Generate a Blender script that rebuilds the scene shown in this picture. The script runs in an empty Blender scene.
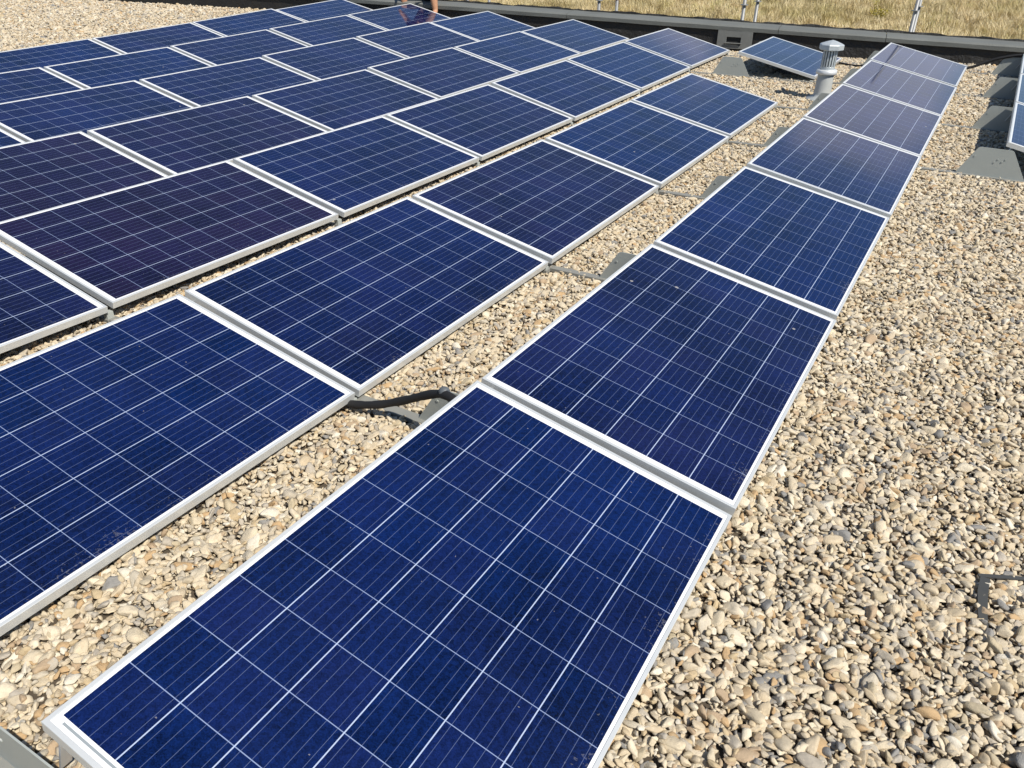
import bpy, bmesh, math, random
import numpy as np
from mathutils import Vector, Matrix, Euler

random.seed(7); rng = np.random.default_rng(11)
S = bpy.context.scene; COL = S.collection; D = bpy.data

# ------------------------------------------------------------------ camera
FW = Vector((-0.42834188, 0.74273465, -0.51465374)); RT = Vector((0.86254739, 0.50583131, 0.01211157)); DN = Vector((0.26932366, -0.43872535, -0.85731257))
CAM_H = 1.6894
cam = D.objects.new('camera', D.cameras.new('camera')); COL.objects.link(cam); S.camera = cam
M3 = Matrix((RT, -DN, -FW)).transposed()
cam.matrix_world = Matrix.Translation((0, 0, CAM_H)) @ M3.to_4x4()
cam.data.sensor_width = 36; cam.data.lens = 784.03/1024*36
cam.data.clip_start = .02; cam.data.clip_end = 2000
# ------------------------------------------------------------------ light
SUN_DIR = Vector((.94*math.cos(math.radians(50)), -.34*math.cos(math.radians(50)), math.sin(math.radians(50)))).normalized()
SUN_EL = math.asin(SUN_DIR.z); SUN_AZ = math.atan2(SUN_DIR.x, SUN_DIR.y)
w = D.worlds.new('World'); S.world = w; w.use_nodes = True
nt = w.node_tree; nt.nodes.clear()
sky = nt.nodes.new('ShaderNodeTexSky'); sky.sky_type = 'NISHITA'; sky.sun_disc = False
sky.sun_elevation = SUN_EL; sky.sun_rotation = SUN_AZ; sky.air_density = 1.0; sky.dust_density = .2; sky.ozone_density = 2.6
bg = nt.nodes.new('ShaderNodeBackground'); bg.inputs['Strength'].default_value = .086
wo = nt.nodes.new('ShaderNodeOutputWorld'); # a pale bank of cloud low over the horizon, thinning upwards with a ragged edge
wn = lambda t: nt.nodes.new('ShaderNode'+t); wl = nt.links.new
tc_ = wn('TexCoord'); sp_ = wn('SeparateXYZ'); wl(tc_.outputs[0], sp_.inputs[0])
mp_ = wn('Mapping'); mp_.inputs['Scale'].default_value = (1, 1, 3.5); wl(tc_.outputs[0], mp_.inputs[0])
ns_ = wn('TexNoise'); ns_.inputs['Scale'].default_value = 3.2; ns_.inputs['Detail'].default_value = 6; wl(mp_.outputs[0], ns_.inputs['Vector'])
ma_ = wn('Math'); ma_.operation = 'MULTIPLY_ADD'; ma_.inputs[1].default_value = -.22; ma_.inputs[2].default_value = .11; wl(ns_.outputs[0], ma_.inputs[0])
ad_ = wn('Math'); ad_.operation = 'ADD'; wl(sp_.outputs[2], ad_.inputs[0]); wl(ma_.outputs[0], ad_.inputs[1])
mr_ = wn('MapRange'); mr_.interpolation_type = 'SMOOTHSTEP'; wl(ad_.outputs[0], mr_.inputs[0])
for i_, v_ in ((1, .235), (2, .29), (3, .85), (4, 0.)): mr_.inputs[i_].default_value = v_
mx_ = wn('Mix'); mx_.data_type = 'RGBA'; # two puffs of it along the horizon
dv_ = wn('Math'); dv_.operation = 'DIVIDE'; wl(sp_.outputs[0], dv_.inputs[0]); wl(sp_.outputs[1], dv_.inputs[1])
wob_ = wn('Math'); wob_.operation = 'MULTIPLY_ADD'; wob_.inputs[1].default_value = .10; wl(ns_.outputs[0], wob_.inputs[0]); wl(dv_.outputs[0], wob_.inputs[2])
puffs = []
for lo_, hi_ in ((-.085+.05, .04+.05), (-.36+.05, -.20+.05)):
    e_ = []
    for a_, b_ in ((lo_-.02, lo_+.02), (hi_+.025, hi_-.025)):
        m_ = wn('MapRange'); m_.interpolation_type = 'SMOOTHSTEP'; m_.inputs[1].default_value = min(a_, b_); m_.inputs[2].default_value = max(a_, b_)
        m_.inputs[3].default_value = 0. if a_ < b_ else 1.; m_.inputs[4].default_value = 1. if a_ < b_ else 0.; wl(wob_.outputs[0], m_.inputs[0]); e_.append(m_)
    p_ = wn('Math'); p_.operation = 'MULTIPLY'; wl(e_[0].outputs[0], p_.inputs[0]); wl(e_[1].outputs[0], p_.inputs[1]); puffs.append(p_)
su_ = wn('Math'); su_.operation = 'MAXIMUM'; wl(puffs[0].outputs[0], su_.inputs[0]); wl(puffs[1].outputs[0], su_.inputs[1])
fr_ = wn('Math'); fr_.operation = 'GREATER_THAN'; fr_.inputs[1].default_value = 0.; wl(sp_.outputs[1], fr_.inputs[0])
s2_ = wn('Math'); s2_.operation = 'MULTIPLY'; wl(su_.outputs[0], s2_.inputs[0]); wl(fr_.outputs[0], s2_.inputs[1])
s3_ = wn('Math'); s3_.operation = 'MULTIPLY'; wl(s2_.outputs[0], s3_.inputs[0]); wl(mr_.outputs[0], s3_.inputs[1])
wl(s3_.outputs[0], mx_.inputs[0]); wl(sky.outputs[0], mx_.inputs[6]); mx_.inputs[7].default_value = (5.9, 6.1, 7.2, 1)
wl(mx_.outputs[2], bg.inputs[0]); wl(bg.outputs[0], wo.inputs[0])
sun = D.objects.new('sun', D.lights.new('sun', 'SUN')); COL.objects.link(sun)
sun.data.energy = 4.9; sun.data.angle = math.radians(.53); sun.data.color = (1, .94, .83)
sun.rotation_euler = SUN_DIR.to_track_quat('Z', 'Y').to_euler(); sun.location = (6, -4, 9)
S.view_settings.view_transform = 'Standard'; S.view_settings.look = 'None'; S.view_settings.gamma = 1
S.view_settings.exposure = 0.28; S.view_settings.use_curve_mapping = False

# ------------------------------------------------------------------ helpers
def tag(o, label=None, cat=None, group=None, kind=None):
    if label: o['label'] = label
    if cat: o['category'] = cat
    if group: o['group'] = group
    if kind: o['kind'] = kind
    return o
def link(name, me, mat=None, parent=None, mw=None):
    o = D.objects.new(name, me); COL.objects.link(o)
    if mat is not None and not me.materials: me.materials.append(mat)
    if parent is not None: o.parent = parent
    if mw is not None: o.matrix_world = mw
    return o
def empty(name, mw):
    o = D.objects.new(name, None); COL.objects.link(o); o.empty_display_size = .1; o.matrix_world = mw
    return o
def mesh(name, verts, faces, smooth=False):
    me = D.meshes.new(name); me.from_pydata([tuple(v) for v in verts], [], faces); me.update()
    if smooth: me.polygons.foreach_set('use_smooth', [True]*len(me.polygons))
    return me
def bm_mesh(name, bm, smooth=False):
    bmesh.ops.recalc_face_normals(bm, faces=bm.faces[:])
    me = D.meshes.new(name); bm.to_mesh(me); bm.free()
    if smooth: me.polygons.foreach_set('use_smooth', [True]*len(me.polygons))
    return me
def box(bm, lo, hi, M=None, bev=0):
    vs = [bm.verts.new((x, y, z)) for x in (lo[0], hi[0]) for y in (lo[1], hi[1]) for z in (lo[2], hi[2])]
    fs = [bm.faces.new([vs[i] for i in f]) for f in ((0,1,3,2),(4,6,7,5),(0,4,5,1),(2,3,7,6),(0,2,6,4),(1,5,7,3))]
    if bev: 
        r = bmesh.ops.bevel(bm, geom=list({e for f in fs for e in f.edges}), offset=bev, segments=2, affect='EDGES', profile=.5)
        vs = list({v for f in r['faces'] for v in f.verts} | {v for v in vs if v.is_valid})
    if M is not None:
        for v in vs: v.co = M @ v.co
    return vs
def revolve(bm, prof, n=32, cap0=True, cap1=True):
    rings = [[bm.verts.new((r*math.cos(2*math.pi*i/n), r*math.sin(2*math.pi*i/n), z)) for i in range(n)] for r, z in prof]
    for a, b in zip(rings, rings[1:]):
        for i in range(n): bm.faces.new((a[i], a[(i+1) % n], b[(i+1) % n], b[i]))
    if cap0: bm.faces.new(rings[0][::-1])
    if cap1: bm.faces.new(rings[-1])
def tube(bm, pts, rad, n=12):
    pts = [Vector(p) for p in pts]; rings = []; up = Vector((0, 0, 1))
    for i, p in enumerate(pts):
        t = (pts[min(i+1, len(pts)-1)]-pts[max(i-1, 0)]).normalized()
        a = t.cross(up); a = a.normalized() if a.length > 1e-3 else Vector((1, 0, 0)); b = t.cross(a)
        r = rad(i/(len(pts)-1)) if callable(rad) else rad
        rings.append([bm.verts.new(p+r*(a*math.cos(2*math.pi*k/n)+b*math.sin(2*math.pi*k/n))) for k in range(n)])
    for a, b in zip(rings, rings[1:]):
        for i in range(n): bm.faces.new((a[i], a[(i+1) % n], b[(i+1) % n], b[i]))
    bm.faces.new(rings[0][::-1]); bm.faces.new(rings[-1])
def spline(pts, n=8):
    P = [Vector(p) for p in pts]; P = [P[0]*2-P[1]]+P+[P[-1]*2-P[-2]]; out = []
    for i in range(1, len(P)-2):
        for k in range(n):
            t = k/n; a, b, c, d = P[i-1:i+3]
            out.append(.5*((2*b)+(c-a)*t+(2*a-5*b+4*c-d)*t*t+(3*b-a-3*c+d)*t**3))
    return out+[P[-2]]

class N:                                            # tiny node-building helper
    def __init__(s, name):
        s.m = D.materials.new(name); s.m.use_nodes = True; s.t = s.m.node_tree; s.t.nodes.clear()
        s.out = s.t.nodes.new('ShaderNodeOutputMaterial'); s.b = s.t.nodes.new('ShaderNodeBsdfPrincipled'); s.t.links.new(s.b.outputs[0], s.out.inputs[0])
    def set(s, node, k, v):
        i = node.inputs[k]
        if isinstance(v, bpy.types.NodeSocket): s.t.links.new(v, i)
        else: i.default_value = v
    def n(s, ty, ins=None, out=0, **kw):
        x = s.t.nodes.new('ShaderNode'+ty)
        for k, v in kw.items(): setattr(x, k, v)
        for k, v in (ins or {}).items(): s.set(x, k, v)
        return x.outputs[out]
    def ma(s, op, a, b=0., c=0., clamp=False):
        return s.n('Math', {0: a, 1: b, 2: c}, operation=op, use_clamp=clamp)
    def mix(s, f, a, b):
        x = s.t.nodes.new('ShaderNodeMix'); x.data_type = 'RGBA'
        for k, v in ((0, f), (6, a), (7, b)):
            s.set(x, k, v if not (isinstance(v, tuple) and len(v) == 3) else (*v, 1))
        return x.outputs[2]
    def ramp(s, f, stops, mode='LINEAR'):
        x = s.t.nodes.new('ShaderNodeValToRGB'); x.color_ramp.interpolation = mode; e = x.color_ramp.elements
        while len(e) < len(stops): e.new(.5)
        for el, (p, c) in zip(e, stops): el.position = p; el.color = (*c, 1)
        s.set(x, 0, f); return x.outputs[0]
    def noise(s, scale, detail=3, rough=.5, vec=None, out=0, dim='3D', w=None):
        ins = {'Scale': scale, 'Detail': detail, 'Roughness': rough}
        if vec is not None: ins['Vector'] = vec
        if w is not None: ins['W'] = w; dim = '4D'
        return s.n('TexNoise', ins, out, noise_dimensions=dim)
    def bump(s, h, strength=.3, dist=.01):
        s.set(s.b, 'Normal', s.n('Bump', {'Height': h, 'Strength': strength, 'Distance': dist}))
    def p(s, **kw):
        for k, v in kw.items():
            k = k.replace('_', ' ')
            s.set(s.b, k, (*v, 1) if isinstance(v, tuple) and len(v) == 3 else v)
        return s.m

# ------------------------------------------------------------------ materials
def mat_plain(name, col, rough=.5, metal=0., var=.12, scale=14, bump=0.):
    q = N(name); tc = q.n('TexCoord', out=3)
    f = q.noise(scale, 5, .6, tc); f2 = q.noise(scale*.13, 3, .5, tc)
    k = q.ma('MULTIPLY_ADD', q.ma('ADD', f, f2), var, 1-var)
    c = q.n('VectorMath', {0: col, 3: k}, operation='SCALE')
    if bump: q.bump(f, bump, .004)
    return q.p(Base_Color=c, Roughness=rough, Metallic=metal)
def mat_alu():
    q = N('anodised_aluminium'); tc = q.n('TexCoord', out=3)
    f = q.noise(9, 4, .6, tc); g = q.noise(160, 2, .5, tc)
    c = q.mix(f, (.60, .62, .625), (.71, .73, .735)); c = q.mix(q.ma('MULTIPLY', g, .12), c, (.42, .40, .37))
    return q.p(Base_Color=c, Roughness=q.ma('MULTIPLY_ADD', f, .16, .3), Metallic=.35)
def mat_laminate():
    W, L = .992, 1.65; mx, my = .0205, .034; gx, gy = .0031, .0022
    px, py = (W-2*mx+gx)/6, (L-2*my+gy)/10; cx, cy = px-gx, py-gy
    q = N('solar_cells_under_glass'); tc = q.n('TexCoord', out=3)
    sx = q.n('SeparateXYZ', {0: tc}); sy = sx.node.outputs[1]; sz = sx.node.outputs[2]
    X = q.ma('ADD', sx, W/2-mx); Y = q.ma('ADD', sy, L/2-my)
    u = q.ma('DIVIDE', X, px); v = q.ma('DIVIDE', Y, py)
    iu = q.ma('FLOOR', u); iv = q.ma('FLOOR', v)
    fx = q.ma('MULTIPLY', q.ma('FRACT', u), px); fy = q.ma('MULTIPLY', q.ma('FRACT', v), py)
    ins = q.ma('MULTIPLY', q.ma('LESS_THAN', fx, cx), q.ma('LESS_THAN', fy, cy))
    for a, hi in ((X, px*6), (Y, py*10)):
        ins = q.ma('MULTIPLY', ins, q.ma('MULTIPLY', q.ma('GREATER_THAN', a, 0.), q.ma('LESS_THAN', a, hi)))
    # five busbars along the string
    bx = q.ma('FRACT', q.ma('DIVIDE', fx, cx/5)); bb = q.ma('LESS_THAN', q.ma('ABSOLUTE', q.ma('SUBTRACT', bx, .5)), (.0013/(cx/5)*.5))
    # end ribbons in the white margin
    ay = q.ma('SUBTRACT', L/2, q.ma('ABSOLUTE', sy)); rb = q.ma('LESS_THAN', q.ma('ABSOLUTE', q.ma('SUBTRACT', ay, .0235)), .0028)
    rb = q.ma('MULTIPLY', rb, q.ma('LESS_THAN', q.ma('ABSOLUTE', sx), W/2-.035)); rb = q.ma('MULTIPLY', rb, q.ma('MULTIPLY', q.ma('LESS_THAN', sy, 0.), q.n('Attribute', out=2, attribute_name='ribbon', attribute_type='OBJECT')))
    # crystals: each cell its own hue, small grains
    rnd = q.n('ObjectInfo', out=5)
    idv = q.n('CombineXYZ', {0: iu, 1: iv, 2: q.ma('MULTIPLY', rnd, 91.7)})
    cell = q.n('TexWhiteNoise', {0: idv}, 0, noise_dimensions='3D')
    gr = q.n('TexVoronoi', {'Vector': q.n('VectorMath', {0: tc, 1: idv}, operation='ADD'), 'Scale': 95.}, 1)
    gs = q.n('SeparateColor', {0: gr}); soft = q.noise(5., 3, .55, q.n('VectorMath', {0: tc, 1: idv}, operation='ADD'))
    fine = q.noise(900., 1, .5, tc)
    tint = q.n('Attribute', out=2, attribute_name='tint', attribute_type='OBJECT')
    g2 = q.n('SeparateColor', {0: q.n('TexVoronoi', {'Vector': q.n('VectorMath', {0: tc, 1: idv}, operation='ADD'), 'Scale': 330.}, 1)})
    broad = q.noise(1.5, 2, .5, q.n('VectorMath', {0: tc, 1: q.n('CombineXYZ', {0: q.ma('MULTIPLY', rnd, 77.), 1: q.ma('MULTIPLY', rnd, 43.)})}, operation='ADD'))
    k = q.ma('ADD', q.ma('MULTIPLY_ADD', cell, .28, .48), q.ma('ADD', q.ma('MULTIPLY', gs, .42), q.ma('MULTIPLY_ADD', g2, .65, -.32)))
    k = q.ma('ADD', k, q.ma('MULTIPLY_ADD', broad, 1.3, -.55))
    k = q.ma('ADD', k, q.ma('MULTIPLY_ADD', soft, .7, -.35)); k = q.ma('ADD', k, q.ma('MULTIPLY_ADD', fine, .4, -.2))
    k = q.ma('MAXIMUM', k, .2)
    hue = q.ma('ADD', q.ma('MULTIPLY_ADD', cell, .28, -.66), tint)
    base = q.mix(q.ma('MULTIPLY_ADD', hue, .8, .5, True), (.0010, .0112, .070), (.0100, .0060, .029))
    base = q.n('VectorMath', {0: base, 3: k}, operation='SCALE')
    col = q.mix(bb, base, (.075, .10, .19))
    back = q.mix(rb, (.74, .75, .77), (.26, .29, .31))
    gap = q.mix(q.ma('LESS_THAN', fx, cx), (.38, .45, .60), (.22, .28, .44))
    inside = q.ma('MULTIPLY', q.ma('MULTIPLY', q.ma('GREATER_THAN', X, 0.), q.ma('LESS_THAN', X, px*6-gx)), q.ma('MULTIPLY', q.ma('GREATER_THAN', Y, 0.), q.ma('LESS_THAN', Y, py*10-gy)))
    back = q.mix(inside, back, gap)
    col = q.mix(ins, back, col)
    # dust film, a few droppings and dried drops with outlines of their own
    dn = q.noise(2.3, 6, .62, q.n('VectorMath', {0: tc, 1: idv.node.outputs[0] if False else q.n('CombineXYZ', {0: q.ma('MULTIPLY', rnd, 31.), 1: q.ma('MULTIPLY', rnd, 17.)})}, operation='ADD'))
    dust = q.ma('MULTIPLY', q.ma('SUBTRACT', dn, .42, clamp=True), .02)
    col = q.mix(dust, col, (.42, .38, .32))
    off = q.n('VectorMath', {0: tc, 1: q.n('CombineXYZ', {0: q.ma('MULTIPLY', rnd, 53.), 1: q.ma('MULTIPLY', rnd, 29.), 2: 0.})}, operation='ADD')
    wob = q.n('VectorMath', {0: off, 1: q.n('VectorMath', {0: q.noise(60., 3, .6, off, 1), 3: .018}, operation='SCALE')}, operation='ADD')
    vd = q.n('TexVoronoi', {'Vector': wob, 'Scale': 5.2}); vc = q.n('SeparateColor', {0: vd.node.outputs[1]})
    spot = q.ma('MULTIPLY', q.ma('LESS_THAN', vd, q.ma('MULTIPLY', vc, .05)), q.ma('GREATER_THAN', vc, .80))
    vd2 = q.n('TexVoronoi', {'Vector': wob, 'Scale': 46.}); vc2 = q.n('SeparateColor', {0: vd2.node.outputs[1]})
    spk = q.ma('MULTIPLY', q.ma('LESS_THAN', vd2, .10), q.ma('GREATER_THAN', vc2, .95))
    col = q.mix(q.ma('MULTIPLY', q.ma('MAXIMUM', spot, q.ma('MULTIPLY', spk, .6)), .5), col, (.5, .48, .44))
    lowe = q.n('MapRange', {0: sx, 1: .33, 2: .49, 3: 0., 4: 1.}, interpolation_type='SMOOTHSTEP')
    frost = q.ma('MULTIPLY', q.ma('GREATER_THAN', q.ma('MULTIPLY_ADD', lowe, .17, q.ma('MULTIPLY_ADD', q.noise(85., 4, .7, off), .75, q.ma('MULTIPLY', q.noise(6., 3, .6, off), .35))), .80), .13)
    col = q.mix(frost, col, (.46, .46, .46))
    dirty = q.ma('MAXIMUM', spot, q.ma('MULTIPLY', dust, 4.))
    cr = q.ma('ADD', q.ma('MULTIPLY_ADD', dn, .05, .035), q.ma('MULTIPLY', dirty, .25))
    return q.p(Base_Color=col, Roughness=.55, Specular_IOR_Level=0., Coat_Weight=1., Coat_Roughness=cr, Coat_IOR=1.44)
def stone_ramp(q, f):
    c = [(.62,.52,.37),(.57,.47,.33),(.66,.57,.43),(.49,.41,.28),(.68,.60,.46),(.59,.50,.36),(.42,.37,.30),(.54,.44,.30),(.62,.53,.39),(.48,.42,.33),(.50,.39,.24),(.63,.54,.40),(.26,.25,.235),(.53,.45,.33),(.69,.63,.52),(.43,.32,.21),(.60,.51,.37),(.53,.47,.37),(.48,.33,.18),(.61,.52,.38),(.45,.40,.33),(.58,.49,.35),(.55,.46,.33)]
    return q.ramp(f, [(i/len(c), k) for i, k in enumerate(c)], 'CONSTANT')
def mat_stone():
    q = N('river_stone'); r = q.n('ObjectInfo', out=5); tc = q.n('TexCoord', out=3)
    c = stone_ramp(q, r); off = q.ma('MULTIPLY', r, 217.)
    n1 = q.noise(1.7, 5, .65, tc, w=off); n2 = q.noise(14., 3, .6, tc, w=off)
    k = q.ma('ADD', q.ma('MULTIPLY_ADD', n1, .75, .60), q.ma('MULTIPLY_ADD', n2, .4, -.2))
    c = q.n('VectorMath', {0: c, 3: k}, operation='SCALE')
    st = q.ma('MULTIPLY', q.ma('GREATER_THAN', q.noise(1.1, 2, .5, tc, w=q.ma('ADD', off, 5.)), .60), .28)
    c = q.mix(st, c, (.44, .34, .21))
    q.bump(q.ma('ADD', n1, n2), .35, .25)
    return q.p(Base_Color=c, Roughness=.72, Specular_IOR_Level=.35)
def mat_bed():
    q = N('gravel_bed'); tc = q.n('TexCoord', out=3)
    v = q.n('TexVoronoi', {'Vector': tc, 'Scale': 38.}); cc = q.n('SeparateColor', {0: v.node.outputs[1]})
    c = stone_ramp(q, cc); c = q.mix(q.ma('GREATER_THAN', v, .40), c, (.075, .058, .04))  # dark brown between the stones paints shade into their gaps
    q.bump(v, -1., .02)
    return q.p(Base_Color=c, Roughness=.9)
def mat_membrane():
    q = N('black_membrane'); tc = q.n('TexCoord', out=3)
    a = q.noise(3., 5, .6, tc); b = q.noise(30., 4, .6, tc)
    c = q.mix(a, (.006, .006, .0065), (.016, .015, .014)); q.bump(q.ma('ADD', q.ma('MULTIPLY', a, 3.), b), .5, .03)
    return q.p(Base_Color=c, Roughness=.62)
def mat_coping():
    q = N('weathered_coping'); tc = q.n('TexCoord', out=3)
    a = q.noise(1.6, 6, .65, tc); b = q.noise(45., 4, .6, tc)
    c = q.mix(a, (.085, .092, .087), (.185, .195, .188)); c = q.mix(q.ma('MULTIPLY', b, .35), c, (.12, .12, .11)); q.bump(b, .4, .01)
    return q.p(Base_Color=c, Roughness=.75)
def mat_grey(name='grey_powder_coat', a=(.305, .33, .315), b=(.385, .405, .385)):
    q = N(name); tc = q.n('TexCoord', out=3)
    n1 = q.noise(6., 6, .65, tc); n2 = q.noise(70., 3, .6, tc)
    c = q.mix(n1, a, b); sp = q.ma('GREATER_THAN', n2, .70); c = q.mix(q.ma('MULTIPLY', sp, .35), c, (.36, .32, .25))
    return q.p(Base_Color=c, Roughness=.58)
def mat_straw():
    q = N('dry_straw'); r = q.n('ObjectInfo', out=5); a = q.n('Attribute', out=2, attribute_name='shade')
    c = q.ramp(a, [(0, (.50, .38, .19)), (.35, (.60, .48, .26)), (.7, (.68, .56, .34)), (1, (.74, .65, .45))])
    g = q.n('TexCoord', out=0)
    c = q.mix(q.ma('GREATER_THAN', r, .90), c, (.42, .38, .17))
    gp = q.n('NewGeometry', out=0); big = q.noise(.16, 4, .6, gp); mid = q.noise(.7, 3, .6, gp)
    c = q.mix(q.ma('MULTIPLY_ADD', big, 3., -1.25, True), c, (.44, .37, .17)); c = q.mix(q.ma('MULTIPLY_ADD', mid, 2.6, -1.3, True), c, (.80, .70, .48))
    k = q.ma('MULTIPLY_ADD', r, .35, .82); c = q.n('VectorMath', {0: c, 3: k}, operation='SCALE')
    return q.p(Base_Color=c, Roughness=.8, Specular_IOR_Level=.1)
def mat_field():
    q = N('dry_field'); tc = q.n('TexCoord', out=3)
    n1 = q.noise(.09, 6, .6, tc); n2 = q.noise(2.5, 5, .65, tc); n3 = q.noise(.6, 4, .6, tc)
    c = q.mix(n2, (.44, .34, .17), (.58, .47, .27)); c = q.mix(q.ma('MULTIPLY', n1, .4), c, (.36, .31, .15)); c = q.mix(q.ma('MULTIPLY', n3, .4), c, (.40, .32, .17))
    q.bump(n2, .6, .3)
    return q.p(Base_Color=c, Roughness=.95)
M_ALU = mat_alu(); M_LAM = mat_laminate(); M_STONE = mat_stone(); M_BED = mat_bed(); M_MEM = mat_membrane(); M_COP = mat_coping()
M_GREY = mat_grey(); M_RAIL = mat_grey('dusty_rail', (.17, .175, .165), (.27, .265, .24)); M_BRK = mat_plain('bright_bracket', (.66, .67, .68), .4, .3)
M_STRAW = mat_straw(); M_FIELD = mat_field()
M_CABLE = mat_plain('black_plastic', (.009, .009, .010), .75, 0, .3, 40); M_CONN = mat_plain('dark_grey_plastic', (.10, .11, .12), .5, 0, .2, 40)
M_ZINC = mat_plain('galvanised_zinc', (.52, .56, .58), .42, .4, .25, 30); M_SLOT = mat_plain('slot_shade', (.10, .12, .14), .6)
M_FLASH = mat_plain('lead_flashing', (.42, .44, .44), .6, 0, .25, 12, .2); M_POLE = mat_plain('scaffold_steel', (.24, .245, .25), .5, .3, .25, 20)
M_RED = mat_plain('red_paint', (.45, .04, .025), .5); M_SCUP = mat_plain('grey_liner', (.15, .155, .15), .7, 0, .3, 18, .3); M_DARK = mat_plain('hollow_shade', (.012, .012, .012), .8)
M_SKIN = mat_plain('tanned_skin', (.46, .24, .14), .55, 0, .1, 25); M_SHIRT = mat_plain('maroon_cloth', (.12, .022, .022), .85, 0, .25, 12); M_SHORTS = mat_plain('dark_brown_cloth', (.05, .034, .026), .85, 0, .25, 14)
M_HAIR = mat_plain('dark_hair', (.025, .016, .01), .6, 0, .3, 60); M_SHOE = mat_plain('grey_shoe_cloth', (.30, .30, .30), .7, 0, .2, 30); M_TROUSER = mat_plain('black_cloth', (.014, .014, .016), .85, 0, .25, 14)
M_LEAF = mat_plain('weed_green', (.16, .17, .035), .7, 0, .3, 5); M_LEAF2 = mat_plain('rust_seed', (.19, .10, .04), .8, 0, .3, 5)

# ------------------------------------------------------------------ roof surface
SURF = [-0.00127, -0.00568, 0.07142, -0.02997, -0.03194, 0.05301, 0.05552]
ROWX = {-1: 1.176, 0: -0.3548, 1: -1.8952, 2: -3.4332, 3: -5.0066, 4: -6.5578, 5: -8.1145, 6: -9.6534}
TILT = 0.20748; PITCH = 1.69189; PW, PL = .992, 1.65; BELOW = .068
def surf(x, y):
    X = (np.clip(x, -11, -.85)+5)/5; Y = (np.clip(y, -.6, 13.6)-5)/5; c = SURF
    return c[0]*X*X+c[1]*X*Y+c[2]*Y*Y+c[3]*Y**3+c[4]*X*Y*Y+c[5]*X*X*Y+c[6]*X**3
def par_y(x): return 13.68+.144*x                    # inner foot of the far parapet
def gz(x, y):
    x = np.asarray(x, float); y = np.asarray(y, float)
    t = np.clip((y-par_y(x)+1.3)/1.3, 0, 1)          # the gravel dips into a gully along the parapet
    return surf(x-.5, y)-BELOW-.022*np.clip((-2.2-x)/1.2, 0, 1)-.02*np.clip((.9-y)/.4, 0, 1)*np.clip((-.6-x)/.3, 0, 1)-.075*t*t*(3-2*t)*np.clip((x+11)/4, 0, 1)
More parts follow.
